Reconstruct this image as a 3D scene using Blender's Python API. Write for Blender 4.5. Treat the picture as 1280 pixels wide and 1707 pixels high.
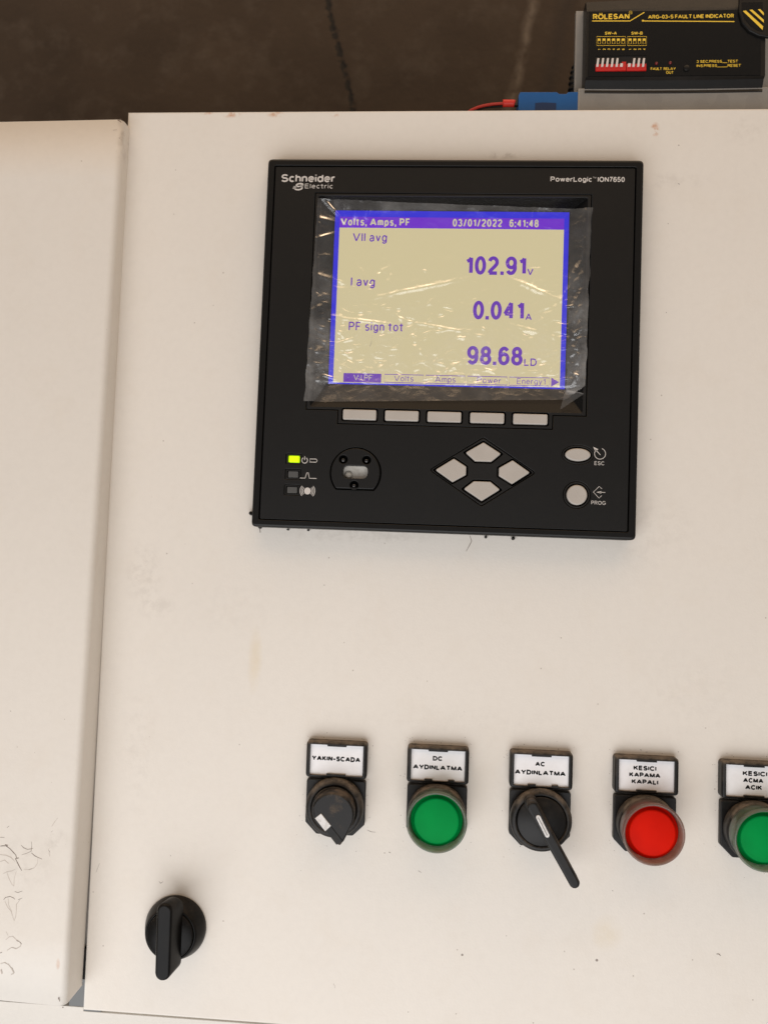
import bpy, bmesh, math, random
from mathutils import Matrix, Vector, noise
import numpy as np
random.seed(4)
for o in list(bpy.data.objects): bpy.data.objects.remove(o)
S = bpy.context.scene
COL = S.collection
MM = 0.001
# ---------------------------------------------------------------- camera
FPX, PW, PH = 1300.0, 1280.0, 1707.0
RX, RY, RZ = -0.0505, 0.0671, 0.0289
CAMP = np.array([-2.7843, -400.8457, -105.8604])          # mm
def _rot():
    cx, sx = math.cos(RX), math.sin(RX); cy, sy = math.cos(RY), math.sin(RY); cz, sz = math.cos(RZ), math.sin(RZ)
    B = np.array([[1,0,0],[0,0,-1],[0,1,0]], float)
    X = np.array([[1,0,0],[0,cx,-sx],[0,sx,cx]]); Y = np.array([[cy,0,sy],[0,1,0],[-sy,0,cy]]); Z = np.array([[cz,-sz,0],[sz,cz,0],[0,0,1]])
    return Z @ Y @ X @ B
ROT = _rot()
def at(px, py, h=0.0):
    """survey: photo pixel -> (x, z) in mm on the plane h mm in front of the door face"""
    d = ROT.T @ np.array([(px-640)/FPX, (py-853.5)/FPX, 1.0])
    t = (-h-CAMP[1])/d[1]; q = CAMP + t*d
    return float(q[0]), float(q[2])
cam = bpy.data.cameras.new('camera'); co = bpy.data.objects.new('camera', cam); COL.objects.link(co)
cam.sensor_fit = 'HORIZONTAL'; cam.sensor_width = 36; cam.lens = 36*FPX/PW
cam.clip_start = 0.01; cam.clip_end = 20
m = Matrix.Identity(4)
for i in range(3):
    m[i][0] = ROT[0][i]; m[i][1] = -ROT[1][i]; m[i][2] = -ROT[2][i]; m[i][3] = CAMP[i]*MM
co.matrix_world = m
cam.dof.use_dof = True; cam.dof.focus_distance = 0.392; cam.dof.aperture_fstop = 11
S.camera = co
# ---------------------------------------------------------------- light
W = bpy.data.worlds.new('World'); S.world = W; W.use_nodes = True
bg = W.node_tree.nodes['Background']; bg.inputs[0].default_value = (1.0, 0.90, 0.82, 1); bg.inputs[1].default_value = 0.25
def area(name, loc, target, sx, sy, power, color):
    l = bpy.data.lights.new(name, 'AREA'); l.shape = 'RECTANGLE'; l.size = sx; l.size_y = sy; l.energy = power; l.color = color
    o = bpy.data.objects.new(name, l); COL.objects.link(o); o.location = loc
    o.rotation_euler = (Vector(target)-Vector(loc)).to_track_quat('-Z', 'Y').to_euler()
area('doorway_light', (-0.22, -0.85, -0.95), (0.0, 0.0, -0.28), 1.7, 1.2, 16.2, (0.985, 0.985, 1.0))
area('added_warm_fill', (0.1, -0.58, 1.28), (0.0, 0.0, 0.05), 2.4, 1.0, 12.0, (1.0, 0.68, 0.40))  # added fill with no known lamp behind it, warms the door tops
S.view_settings.view_transform = 'Standard'; S.view_settings.look = 'None'; S.view_settings.exposure = 0; S.view_settings.gamma = 1
# ---------------------------------------------------------------- materials
class NT:
    def __init__(s, name):
        s.m = bpy.data.materials.new(name); s.m.use_nodes = True; s.t = s.m.node_tree; s.n = s.t.nodes; s.l = s.t.links
        s.p = s.n['Principled BSDF']; s.out = s.n['Material Output']
    def new(s, k, **kw):
        x = s.n.new(k)
        for a, b in kw.items(): setattr(x, a, b)
        return x
    def coord(s):
        if not hasattr(s, 'tc'): s.tc = s.new('ShaderNodeTexCoord').outputs['Object']
        return s.tc
    def noise(s, scale, detail=3, rough=0.5, vec=None):
        x = s.new('ShaderNodeTexNoise'); x.inputs['Scale'].default_value = scale; x.inputs['Detail'].default_value = detail; x.inputs['Roughness'].default_value = rough
        s.l.new(vec or s.coord(), x.inputs['Vector']); return x.outputs['Fac']
    def ramp(s, fac, a, b, ca=(0,0,0,1), cb=(1,1,1,1)):
        r = s.new('ShaderNodeValToRGB'); r.color_ramp.elements[0].position = a; r.color_ramp.elements[1].position = b
        r.color_ramp.elements[0].color = ca; r.color_ramp.elements[1].color = cb; s.l.new(fac, r.inputs[0]); return r.outputs[0]
    def math(s, op, a, b=None, c=None, clamp=False):
        x = s.new('ShaderNodeMath', operation=op, use_clamp=clamp)
        for i, v in enumerate((a, b, c)):
            if v is None: continue
            if isinstance(v, (int, float)): x.inputs[i].default_value = v
            else: s.l.new(v, x.inputs[i])
        return x.outputs[0]
    def mix(s, fac, a, b):
        x = s.new('ShaderNodeMix', data_type='RGBA'); 
        for sock, v in ((x.inputs['Factor'], fac), (x.inputs[6], a), (x.inputs[7], b)):
            if isinstance(v, (int, float)): sock.default_value = v
            elif isinstance(v, tuple): sock.default_value = (*v[:3], 1)
            else: s.l.new(v, sock)
        return x.outputs[2]
    def bump(s, h, strength, dist=0.0002):
        b = s.new('ShaderNodeBump'); b.inputs['Strength'].default_value = strength; b.inputs['Distance'].default_value = dist
        s.l.new(h, b.inputs['Height']); s.l.new(b.outputs[0], s.p.inputs['Normal'])
    def col(s, v):
        if isinstance(v, tuple): s.p.inputs['Base Color'].default_value = (*v[:3], 1)
        else: s.l.new(v, s.p.inputs['Base Color'])
        return s
    def rough(s, v):
        if isinstance(v, (int, float)): s.p.inputs['Roughness'].default_value = v
        else: s.l.new(v, s.p.inputs['Roughness'])
        return s
def simple(name, c, r=0.5, metal=0, spec=0.5):
    t = NT(name); t.col(c).rough(r); t.p.inputs['Metallic'].default_value = metal; t.p.inputs['Specular IOR Level'].default_value = spec
    return t
def emit(name, c, s=1.0, base=(0.01,0.01,0.01)):
    t = NT(name); t.col(base).rough(0.35); t.p.inputs['Emission Color'].default_value = (*c, 1); t.p.inputs['Emission Strength'].default_value = s
    return t.m
def ellipse_mask(t, x, z, rx, rz):
    mp = t.new('ShaderNodeMapping'); mp.inputs['Location'].default_value = (-x*MM/(rx*MM), 0, -z*MM/(rz*MM)); mp.inputs['Scale'].default_value = (1/(rx*MM), 0, 1/(rz*MM))
    t.l.new(t.coord(), mp.inputs[0]); g = t.new('ShaderNodeTexGradient', gradient_type='SPHERICAL'); t.l.new(mp.outputs[0], g.inputs[0]); return g.outputs['Fac']
def paint(name, base, stains, sh=0):
    t = NT(name)
    big = t.noise(9, 4, 0.55); fine = t.noise(260, 3, 0.6); mid = t.noise(45, 5, 0.65)
    c = t.mix(t.ramp(big, 0.35, 0.7), tuple(v*0.975 for v in base), base)
    c = t.mix(t.math('MULTIPLY', t.ramp(mid, 0.52, 0.78), 0.16), c, (base[0]*0.86, base[1]*0.80, base[2]*0.72))
    c = t.mix(t.math('MULTIPLY', t.ramp(fine, 0.40, 0.75), 0.09), c, tuple(v*0.72 for v in base))
    # scattered flecks of dirt
    v = t.new('ShaderNodeTexVoronoi'); v.inputs['Scale'].default_value = 210; t.l.new(t.coord(), v.inputs['Vector'])
    sep = t.new('ShaderNodeSeparateColor'); t.l.new(v.outputs['Color'], sep.inputs[0])
    rare = t.math('GREATER_THAN', sep.outputs[0], 0.90)
    dist = t.math('LESS_THAN', v.outputs['Distance'], t.math('MULTIPLY', sep.outputs[1], 0.085))
    c = t.mix(t.math('MULTIPLY', t.math('MULTIPLY', rare, dist), 0.42), c, (0.22,0.16,0.11))
    v2 = t.new('ShaderNodeTexVoronoi'); v2.inputs['Scale'].default_value = 60; t.l.new(t.coord(), v2.inputs['Vector'])
    s2 = t.new('ShaderNodeSeparateColor'); t.l.new(v2.outputs['Color'], s2.inputs[0])
    k = t.math('MULTIPLY', t.math('GREATER_THAN', s2.outputs[0], 0.90), t.math('LESS_THAN', v2.outputs['Distance'], t.math('MULTIPLY', s2.outputs[2], 0.05)))
    c = t.mix(t.math('MULTIPLY', k, 0.75), c, (0.12,0.08,0.06))
    brk = t.noise(170, 5, 0.7); 
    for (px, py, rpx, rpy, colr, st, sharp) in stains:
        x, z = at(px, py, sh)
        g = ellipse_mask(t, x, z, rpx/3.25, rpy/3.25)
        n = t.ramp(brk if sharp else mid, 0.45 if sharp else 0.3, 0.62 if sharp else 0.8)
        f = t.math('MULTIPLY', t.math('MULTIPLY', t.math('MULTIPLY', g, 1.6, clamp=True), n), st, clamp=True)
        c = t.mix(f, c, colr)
    t.col(c)
    t.rough(t.math('MULTIPLY_ADD', mid, 0.15, 0.40))
    t.p.inputs['Specular IOR Level'].default_value = 0.35
    h = t.math('ADD', t.noise(750, 2, 0.5), t.math('MULTIPLY', t.noise(70, 2, 0.5), 1.5))
    t.bump(h, 0.3, 0.0002)
    return t.m
PAINT = (0.80, 0.755, 0.69)
GR = (0.42,0.37,0.32); RU = (0.55,0.22,0.07); YE = (0.72,0.58,0.34); DK = (0.2,0.16,0.13)
paint_right = paint('cream_paint_wide_door', PAINT, [
    (343,187,16,5,RU,.7,1),(386,190,20,7,RU,.8,1),(460,190,18,7,RU,.7,1),(1092,215,9,14,RU,1.0,1),(560,190,12,6,RU,.6,1),
    (838,258,36,9,GR,0.50,1),(240,955,40,65,GR,0.20,1),(262,1010,40,30,GR,0.17,1),(425,1100,14,60,YE,.45,0),(1012,1556,28,32,YE,.45,0),
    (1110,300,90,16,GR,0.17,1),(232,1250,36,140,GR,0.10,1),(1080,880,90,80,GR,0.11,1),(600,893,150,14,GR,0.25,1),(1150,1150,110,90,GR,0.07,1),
    (385,1015,90,60,GR,0.07,1),(1240,215,40,30,GR,0.15,1),(780,1200,300,28,GR,0.07,1)])
paint_left = paint('cream_paint_side_door', tuple(v*0.975 for v in PAINT), [
    (200,212,12,16,DK,.75,1),(190,235,10,30,GR,0.25,1),(165,900,14,160,GR,0.20,1),(99,1605,4,10,RU,.8,0),(45,1440,60,60,GR,0.15,1),(95,1400,25,20,GR,0.25,1)], 17)
paint_frame = paint('cream_paint_frame', tuple(v*0.97 for v in PAINT), [])
def black_plastic(name, base=0.012, rough=0.42, dust=0.0, grain=0.25, grain_scale=1400, dust_col=(0.175,0.14,0.108), spec=0.28, sparse_k=0.22):
    t = NT(name)
    c = (base, base*0.95, base*0.9)
    if dust:
        g = t.new('ShaderNodeNewGeometry'); sp = t.new('ShaderNodeSeparateXYZ'); t.l.new(g.outputs['Normal'], sp.inputs[0])
        up = t.math('MULTIPLY_ADD', sp.outputs['Z'], 1.2, 0.02, clamp=True)
        n = t.ramp(t.noise(190, 6, 0.7), 0.34, 0.70)
        sparse = t.math('MULTIPLY', t.ramp(t.noise(95, 6, 0.72), 0.50, 0.82), sparse_k)
        f = t.math('MULTIPLY', t.math('ADD', t.math('MULTIPLY', up, n), sparse), dust, clamp=True)
        t.col(t.mix(f, c, dust_col)); t.rough(t.math('MULTIPLY_ADD', f, 0.4, rough))
    else:
        t.col(c)
        t.rough(t.math('MULTIPLY_ADD', t.noise(60, 4), 0.12, rough-0.05))
    t.p.inputs['Specular IOR Level'].default_value = spec
    if grain: t.bump(t.noise(grain_scale, 2), grain, 0.0001)
    return t.m
M = {}
M['face'] = black_plastic('matte_black_faceplate', 0.005, 0.50, 0.05, 0.35, spec=0.33)
M['bezel'] = black_plastic('satin_black_bezel', 0.006, 0.36, 0.06, 0.15)
M['frame'] = black_plastic('textured_black_frame', 0.012, 0.45, 0.10, 0.9, 420)
M['peg'] = black_plastic('glossy_black_peg', 0.02, 0.2, 0, 0, spec=0.9)
M['recess'] = black_plastic('smooth_black_recess', 0.005, 0.25, 0, 0.03, spec=0.2)
M['well'] = simple('dark_gap', (0.003,0.003,0.003), 0.8).m
M['key'] = black_plastic('grey', 0.0, 0.4, 0, 0); 
t = NT('pale_grey_rubber_key'); t.col(t.mix(t.noise(120,4), (0.42,0.385,0.345), (0.50,0.46,0.415))).rough(0.5); t.bump(t.noise(1500,2),0.12,0.0001); M['key'] = t.m
M['print'] = simple('white_print', (0.62,0.58,0.54), 0.5).m
M['switch'] = black_plastic('dusty_black_switch_plastic', 0.005, 0.42, 0.65, 0.12)
M['collar'] = black_plastic('very_dusty_black_collar', 0.012, 0.42, 1.5, 0.3, 700)
M['knob'] = black_plastic('smeared_dusty_knob', 0.008, 0.4, 1.0, 0.15, dust_col=(0.12,0.09,0.065), sparse_k=1.6)
M['holder'] = black_plastic('label_holder_plastic', 0.005, 0.4, 1.3, 0.12)
M['clean'] = black_plastic('clean_black_plastic', 0.007, 0.42, 0.25, 0.3, 900)
M['handle'] = black_plastic('black_handle_plastic', 0.004, 0.32, 0.12, 0.15, 900, spec=0.14)
t = NT('white_card'); t.col(t.mix(t.ramp(t.noise(220,4),0.3,0.8), (0.95,0.95,0.97), (0.88,0.87,0.88))).rough(0.45); M['card'] = t.m
M['ink'] = simple('black_ink', (0.004,0.004,0.004), 0.6, spec=0.1).m
t = NT('white_pointer_paint'); t.col(t.mix(t.ramp(t.noise(500,5,0.7),0.45,0.75), (0.75,0.74,0.73),(0.45,0.42,0.38))).rough(0.4); M['white'] = t.m
def lens(name, c, c2):
    t = NT(name); t.col(t.mix(t.ramp(t.noise(70,3),0.35,0.75), c, c2)).rough(0.45); t.p.inputs['Specular IOR Level'].default_value = 0.05
    t.p.inputs['Subsurface Weight'].default_value = 0.25; t.p.inputs['Subsurface Radius'].default_value = (0.002,0.002,0.002) ; t.p.inputs['Subsurface Scale'].default_value = 1.0
    t.bump(t.noise(200,2),0.03,0.0002); return t.m
M['green'] = lens('green_lens', (0.0,0.29,0.060), (0.0,0.25,0.052)); M['red'] = lens('red_lens', (0.68,0.010,0.002), (0.58,0.008,0.002))
def boot(name, tint):
    t = NT(name)
    d = t.new('ShaderNodeBsdfTransparent'); d.inputs[0].default_value = (*tint, 1)
    n = t.ramp(t.noise(240,5,0.7), 0.35, 0.72)
    t.col(t.mix(n, tuple(v*0.32 for v in tint), (0.16,0.12,0.085))); t.rough(0.28); t.p.inputs['Coat Weight'].default_value = 0.5; t.p.inputs['Coat Roughness'].default_value = 0.15
    mx = t.new('ShaderNodeMixShader'); t.l.new(t.math('MULTIPLY_ADD', n, 0.25, 0.50), mx.inputs[0]); t.l.new(d.outputs[0], mx.inputs[1]); t.l.new(t.p.outputs[0], mx.inputs[2]); t.l.new(mx.outputs[0], t.out.inputs[0])
    return t.m
M['boot_green'] = boot('clear_boot_over_green', (0.55,0.72,0.58)); M['boot_red'] = boot('clear_boot_over_red', (0.80,0.55,0.48))
# ---------------------------------------------------------------- mesh helpers
class MB:
    def __init__(s): s.bm = bmesh.new(); s.mats = []; s.cur = 0
    def use(s, mat):
        if mat not in s.mats: s.mats.append(mat)
        s.cur = s.mats.index(mat); return s
    def v(s, x, z, h): return s.bm.verts.new((x*MM, -h*MM, z*MM))
    def f(s, vs, smooth=False):
        try: fc = s.bm.faces.new(vs)
        except ValueError: return None
        fc.smooth = smooth; fc.material_index = s.cur; return fc
    def bridge(s, a, b, closed=True, smooth=False):
        n = len(a); 
        for i in range(n if closed else n-1):
            j = (i+1) % n; s.f([a[i], a[j], b[j], b[i]], smooth)
    def ring(s, pts, h): return [s.v(x, z, h) for x, z in pts]
    def prism(s, pts, h0, h1, bevel=0, segs=3, back=True, smooth=True):
        pts = ccw(pts)
        rings = [s.ring(pts, h0)]
        if bevel:
            for k in range(segs+1):
                a = math.pi/2*k/segs
                rings.append(s.ring(inset(pts, bevel*(1-math.cos(a))), h1-bevel*(1-math.sin(a))))
        else: rings.append(s.ring(pts, h1))
        for i in range(len(rings)-1): s.bridge(rings[i], rings[i+1], smooth=(smooth and bool(bevel) and i > 0))
        s.f(rings[-1])
        if back: s.f(list(reversed(rings[0])))
        return s
    def holed(s, outer, holes, h0, h1, bevel=0, hb=0.0):
        """plate with openings, walls down to h0"""
        outer = ccw(outer); top_in = inset(outer, bevel) if bevel else outer
        loops = []
        r0 = s.ring(outer, h0); 
        if bevel:
            rr = [r0]
            for k in range(4):
                a = math.pi/2*k/3; rr.append(s.ring(inset(outer, bevel*(1-math.cos(a))), h1-bevel*(1-math.sin(a))))
            for i in range(len(rr)-1): s.bridge(rr[i], rr[i+1], smooth=i > 0)
            loops.append(rr[-1])
        else:
            r1 = s.ring(outer, h1); s.bridge(r0, r1); loops.append(r1)
        for hpts in holes:
            hpts = list(reversed(ccw(hpts)))
            if hb:
                big = inset(hpts, hb); t = s.ring(big, h1); mid = s.ring(inset(hpts, hb*0.3), h1-hb*0.3); lo = s.ring(hpts, h1-hb); b = s.ring(hpts, h0)
                s.bridge(b, lo); s.bridge(lo, mid, smooth=True); s.bridge(mid, t, smooth=True)
            else:
                t = s.ring(hpts, h1); b = s.ring(hpts, h0); s.bridge(b, t)
            loops.append(t)
        es = []
        for lp in loops:
            for i in range(len(lp)):
                a, b = lp[i], lp[(i+1) % len(lp)]
                es.append(s.bm.edges.get((a, b)) or s.bm.edges.new((a, b)))
        r = bmesh.ops.triangle_fill(s.bm, use_beauty=True, use_dissolve=False, edges=es, normal=(0,-1,0))
        for g in r['geom']:
            if isinstance(g, bmesh.types.BMFace): g.material_index = s.cur; g.smooth = False
        return s
    def lathe(s, cx, cz, prof, n=64, cap=True, smooth=True):
        prev = None
        for r, h in prof:
            rg = [s.v(cx+r*math.cos(2*math.pi*i/n), cz+r*math.sin(2*math.pi*i/n), h) for i in range(n)]
            if prev: s.bridge(prev, rg, smooth=smooth)
            prev = rg
        if cap: s.f(prev)
        return s
    def flat(s, pts, h):
        s.f(s.ring(ccw(pts), h)); return s
    def box(s, x0, x1, z0, z1, h0, h1, bevel=0):
        return s.prism([(x0,z0),(x1,z0),(x1,z1),(x0,z1)], h0, h1, bevel)
    def line(s, pts, w, h, closed=False):
        n = len(pts); L = []; R = []
        for i in range(n):
            ax, az = pts[(i-1) % n] if (closed or i > 0) else pts[i]; bx, bz = pts[(i+1) % n] if (closed or i < n-1) else pts[i]
            d = Vector((bx-ax, bz-az)); d.normalize() if d.length else None
            ww = w[i] if isinstance(w, (list, tuple)) else w
            nx, nz = -d.y*ww/2, d.x*ww/2
            L.append(s.v(pts[i][0]+nx, pts[i][1]+nz, h)); R.append(s.v(pts[i][0]-nx, pts[i][1]-nz, h))
        for i in range(n if closed else n-1):
            j = (i+1) % n; s.f([R[i], R[j], L[j], L[i]])
        return s
    def tube(s, pts, r, n=10):
        prev = None
        for i, p in enumerate(pts):
            p = Vector(p); a = Vector(pts[max(i-1,0)]); b = Vector(pts[min(i+1,len(pts)-1)]); d = (b-a).normalized()
            u = d.cross(Vector((0,0,1))); u = u.normalized() if u.length > 1e-3 else Vector((1,0,0)); w = d.cross(u)
            rg = []
            for k in range(n):
                q = p+u*r*math.cos(2*math.pi*k/n)+w*r*math.sin(2*math.pi*k/n); rg.append(s.v(q.x, q.z, q.y))
            if prev: s.bridge(prev, rg, smooth=True)
            else: s.f(rg)
            prev = rg
        s.f(prev); return s
    def stroke(s, pts, w, h):
        """constant-width polyline with mitred joins"""
        n = len(pts); closed = n > 3 and (Vector(pts[0])-Vector(pts[-1])).length < 1e-6
        if closed: pts = pts[:-1]; n -= 1
        L = []; R = []
        for i in range(n):
            p = Vector(pts[i]); a = Vector(pts[i-1]) if (closed or i) else None; c = Vector(pts[(i+1) % n]) if (closed or i < n-1) else None
            e1 = (p-a).normalized() if a is not None else None; e2 = (c-p).normalized() if c is not None else None
            e1 = e1 or e2; e2 = e2 or e1
            n1 = Vector((-e1.y, e1.x)); n2 = Vector((-e2.y, e2.x)); nn = n1+n2
            nn = nn.normalized() if nn.length > 1e-4 else n1
            q = nn*(w/2/max(nn.dot(n1), 0.45))
            L.append(s.v(p.x+q.x, p.y+q.y, h)); R.append(s.v(p.x-q.x, p.y-q.y, h))
        for i in range(n if closed else n-1):
            j = (i+1) % n; s.f([R[i], R[j], L[j], L[i]])
    def text(s, body, x0, x1, z0, cap, h, bold=0.0, space=1.0, slant=0, xfix=None, rot=None, thin=1.0):
        w = (0.125+bold*3.0)*cap*thin; gap = 0.17*space
        pen = 0; items = []; n = 0
        for ch in body:
            if ch == ' ': pen += 0.36; continue
            gw, st = GLYPH[ch]; items.append((pen, gw, st, n, ch)); pen += gw+gap; n += 1
        tot = max(it[0]+it[1] for it in items); sy = cap-w
        sx = (x1-x0-n*w)/max(tot, 0.01) if x1 is not None else sy*(xfix or 1)
        k = 0
        for px, gw, st, idx, ch in items:
            off = w/2+idx*w
            if ch in '.,:':
                x = off+px*sx
                for zz in ((0, 0.5*cap) if ch == ':' else (0,)): s.stroke([(x0+x, z0+zz-(w*0.5 if ch == ',' else 0)), (x0+x, z0+zz+w)], w*0.95, h)
                continue
            for pl in st:
                P = [(off+(px+x)*sx+slant*y*sy, w/2+y*sy) for x, y in pl]
                if rot: P = [(x*math.cos(rot)-z*math.sin(rot), x*math.sin(rot)+z*math.cos(rot)) for x, z in P]
                s.stroke([(x0+x, z0+z) for x, z in P], w, h+0.004*(k % 3)); k += 1
        return s
    def build(s, name, mat=None, parent=None, origin=(0,0,0), label=None):
        me = bpy.data.meshes.new(name)
        bmesh.ops.remove_doubles(s.bm, verts=s.bm.verts, dist=1e-7)
        for f in s.bm.faces: pass
        s.bm.to_mesh(me); s.bm.free()
        for mm in (s.mats if s.mats else [mat]): me.materials.append(mm)
        o = bpy.data.objects.new(name, me); COL.objects.link(o)
        if parent: o.parent = parent
        if label: o['label'] = label
        return o
def ea(cx, cy, rx, ry, a0, a1, n=None):
    n = n or max(4, int(abs(a1-a0)/18)); return [(cx+rx*math.cos(math.radians(a0+(a1-a0)*i/n)), cy+ry*math.sin(math.radians(a0+(a1-a0)*i/n))) for i in range(n+1)]
X = 0.72
GLYPH = {
 'A':(.86,[[(0,0),(.43,1)],[(.43,1),(.86,0)],[(.15,.3),(.71,.3)]]), 'B':(.62,[[(.4,.52),(0,.52),(0,1),(.38,1)]+ea(.38,.76,.2,.24,90,-90)[1:],[(0,.52),(0,0),(.4,0)]+ea(.4,.26,.22,.26,-90,90)[1:]]),
 'C':(.72,[ea(.40,.5,.40,.5,42,318)]), 'D':(.68,[[(0,.5),(0,1),(.3,1)]+ea(.3,.5,.38,.5,90,-90)[1:]+[(0,0),(0,.5)]]), 'E':(.56,[[(.56,0),(0,0),(0,1),(.55,1)],[(0,.53),(.5,.53)]]),
 'F':(.52,[[(0,0),(0,1),(.52,1)],[(0,.5),(.45,.5)]]), 'G':(.78,[ea(.42,.5,.42,.5,42,340)+[(.78,.46),(.46,.46)]]), 'H':(.64,[[(0,0),(0,1)],[(.64,0),(.64,1)],[(0,.53),(.64,.53)]]),
 'I':(.0,[[(0,0),(0,1)]]), 'K':(.66,[[(0,0),(0,1)],[(.62,1),(.0,.34)],[(.24,.58),(.66,0)]]), 'L':(.5,[[(0,1),(0,0),(.5,0)]]),
 'M':(.82,[[(0,0),(0,1)],[(0.02,1),(.41,.02)],[(.41,.02),(.80,1)],[(.82,1),(.82,0)]]), 'N':(.66,[[(0,0),(0,1)],[(0.02,1),(.64,0)],[(.66,0),(.66,1)]]),
 'O':(.82,[ea(.41,.5,.41,.5,90,450,24)]), 'P':(.58,[[(0,0),(0,1),(.33,1)]+ea(.33,.73,.25,.27,90,-90)[1:]+[(0,.46)]]), 'R':(.62,[[(0,0),(0,1),(.35,1)]+ea(.35,.74,.25,.26,90,-90)[1:]+[(0,.48)],[(.34,.48),(.62,0)]]),
 'S':(.60,[ea(.31,.75,.28,.25,25,270)[:-1]+ea(.30,.26,.30,.26,85,-160)]), 'T':(.66,[[(0,1),(.66,1)],[(.33,1),(.33,0)]]), 'U':(.64,[[(0,1),(0,.32)]+ea(.32,.32,.32,.32,180,360)[1:]+[(.64,1)]]),
 'V':(.80,[[(0,1),(.40,0)],[(.40,0),(.80,1)]]), 'W':(1.1,[[(0,1),(.27,0)],[(.27,0),(.55,1)],[(.55,1),(.83,0)],[(.83,0),(1.1,1)]]), 'Y':(.76,[[(0,1),(.38,.45)],[(.76,1),(.38,.45)],[(.38,.48),(.38,0)]]),
 '0':(.52,[ea(.26,.5,.26,.5,90,450,24)]), '1':(.30,[[(0,.76),(.20,.86),(.27,1)],[(.27,1),(.27,0)]]), '2':(.52,[ea(.26,.72,.25,.28,165,-25)+[(.36,.44),(.06,.14),(0,0)],[(0,0),(.52,0)]]),
 '3':(.52,[ea(.25,.76,.22,.24,160,-90),ea(.25,.26,.27,.26,90,-160)]), '4':(.56,[[(.42,0),(.42,1)],[(.42,1),(0,.28)],[(0,.28),(.56,.28)]]), '5':(.52,[[(.48,1),(.10,1),(.04,.52)]+ea(.25,.31,.27,.31,120,-155)]),
 '6':(.52,[ea(.26,.31,.26,.31,90,450,20),ea(.27,.62,.26,.38,35,205)]), '7':(.50,[[(0,1),(.5,1),(.28,.55),(.16,0)]]), '8':(.52,[ea(.26,.76,.22,.24,90,450,18),ea(.26,.27,.26,.27,90,450,18)]),
 '9':(.52,[ea(.26,.69,.26,.31,90,450,20),ea(.25,.38,.27,.38,25,-145)]), '.':(.0,[[(0,-.02),(.02,-.02),(.04,.06)]]), ',':(.0,[[(.06,.04),(.0,-.16)]]), '-':(.36,[[(-.08,.38),(.44,.38)]]), ':':(.0,[[(0,-.02),(0,.08)],[(0,.56),(0,.66)]]),
 '/':(.34,[[(0,-.04),(.34,1.04)]]), '_':(.55,[[(-.12,-.12),(.67,-.12)]]),
 'a':(.46,[ea(.22,.50,.21,.22,160,20)+[(.44,.46),(.44,.02)],[(.44,.42),(.2,.38)]+ea(.2,.19,.2,.19,90,300)[1:]+[(.44,.15)]]),
 'c':(.44,[ea(.25,.36,.25,.36,50,310)]), 'd':(.48,[ea(.24,.36,.24,.36,0,360,20),[(.48,0),(.48,1)]]), 'e':(.50,[[(.02,.38),(.49,.38)]+ea(.25,.36,.25,.36,5,320)]),
 'g':(.48,[ea(.24,.36,.24,.36,0,360,20),[(.48,.72),(.48,0)]+ea(.24,-.02,.24,.24,0,-155)[1:]]), 'h':(.44,[[(0,0),(0,1)],[(0,.42)]+ea(.22,.46,.22,.26,170,0)+[(.44,0)]]),
 'i':(.0,[[(0,0),(0,.72)],[(0,.93),(0,1.05)]]), 'l':(.0,[[(0,0),(0,1)]]), 'm':(.72,[[(0,0),(0,.72)],[(0,.46)]+ea(.18,.48,.18,.24,170,0)+[(.36,0)],[(.36,.46)]+ea(.54,.48,.18,.24,170,0)+[(.72,0)]]),
 'n':(.44,[[(0,0),(0,.72)],[(0,.42)]+ea(.22,.46,.22,.26,170,0)+[(.44,0)]]), 'o':(.50,[ea(.25,.36,.25,.36,90,450,20)]), 'p':(.48,[ea(.24,.36,.24,.36,0,360,20),[(0,.72),(0,-.28)]]),
 'r':(.28,[[(0,0),(0,.72)],[(0,.4)]+ea(.24,.46,.22,.24,165,75)]), 's':(.42,[ea(.215,.54,.19,.18,30,260)[:-1]+ea(.21,.185,.21,.185,80,-155)]), 't':(.30,[[(.13,.95),(.13,.14)]+ea(.27,.14,.14,.14,180,270)[1:],[(-.10,.72),(.34,.72)]]),
 'v':(.46,[[(0,.72),(.23,0)],[(.23,0),(.46,.72)]]), 'w':(.68,[[(0,.72),(.17,0)],[(.17,0),(.34,.72)],[(.34,.72),(.51,0)],[(.51,0),(.68,.72)]]), 'y':(.46,[[(0,.72),(.24,.02)],[(.46,.72),(.2,-.12),(.04,-.27)]]),
}
GLYPH['\u00d6'] = (.82, GLYPH['O'][1]+[[(.22,1.22),(.22,1.34)],[(.60,1.22),(.60,1.34)]])
def ccw(p):
    a = sum(p[i][0]*p[(i+1) % len(p)][1]-p[(i+1) % len(p)][0]*p[i][1] for i in range(len(p)))
    return list(p) if a > 0 else list(reversed(p))
def inset(p, d):
    n = len(p); out = []
    for i in range(n):
        a = Vector(p[i-1]); b = Vector(p[i]); c = Vector(p[(i+1) % n])
        e1 = (b-a); e2 = (c-b)
        if e1.length < 1e-6: e1 = e2
        if e2.length < 1e-6: e2 = e1
        e1 = e1.normalized(); e2 = e2.normalized()
        n1 = Vector((-e1.y, e1.x)); n2 = Vector((-e2.y, e2.x)); nn = n1+n2
        if nn.length < 1e-4: nn = n1
        nn = nn.normalized(); k = max(nn.dot(n1), 0.35); q = b+nn*(d/k); out.append((q.x, q.y))
    return out
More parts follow.
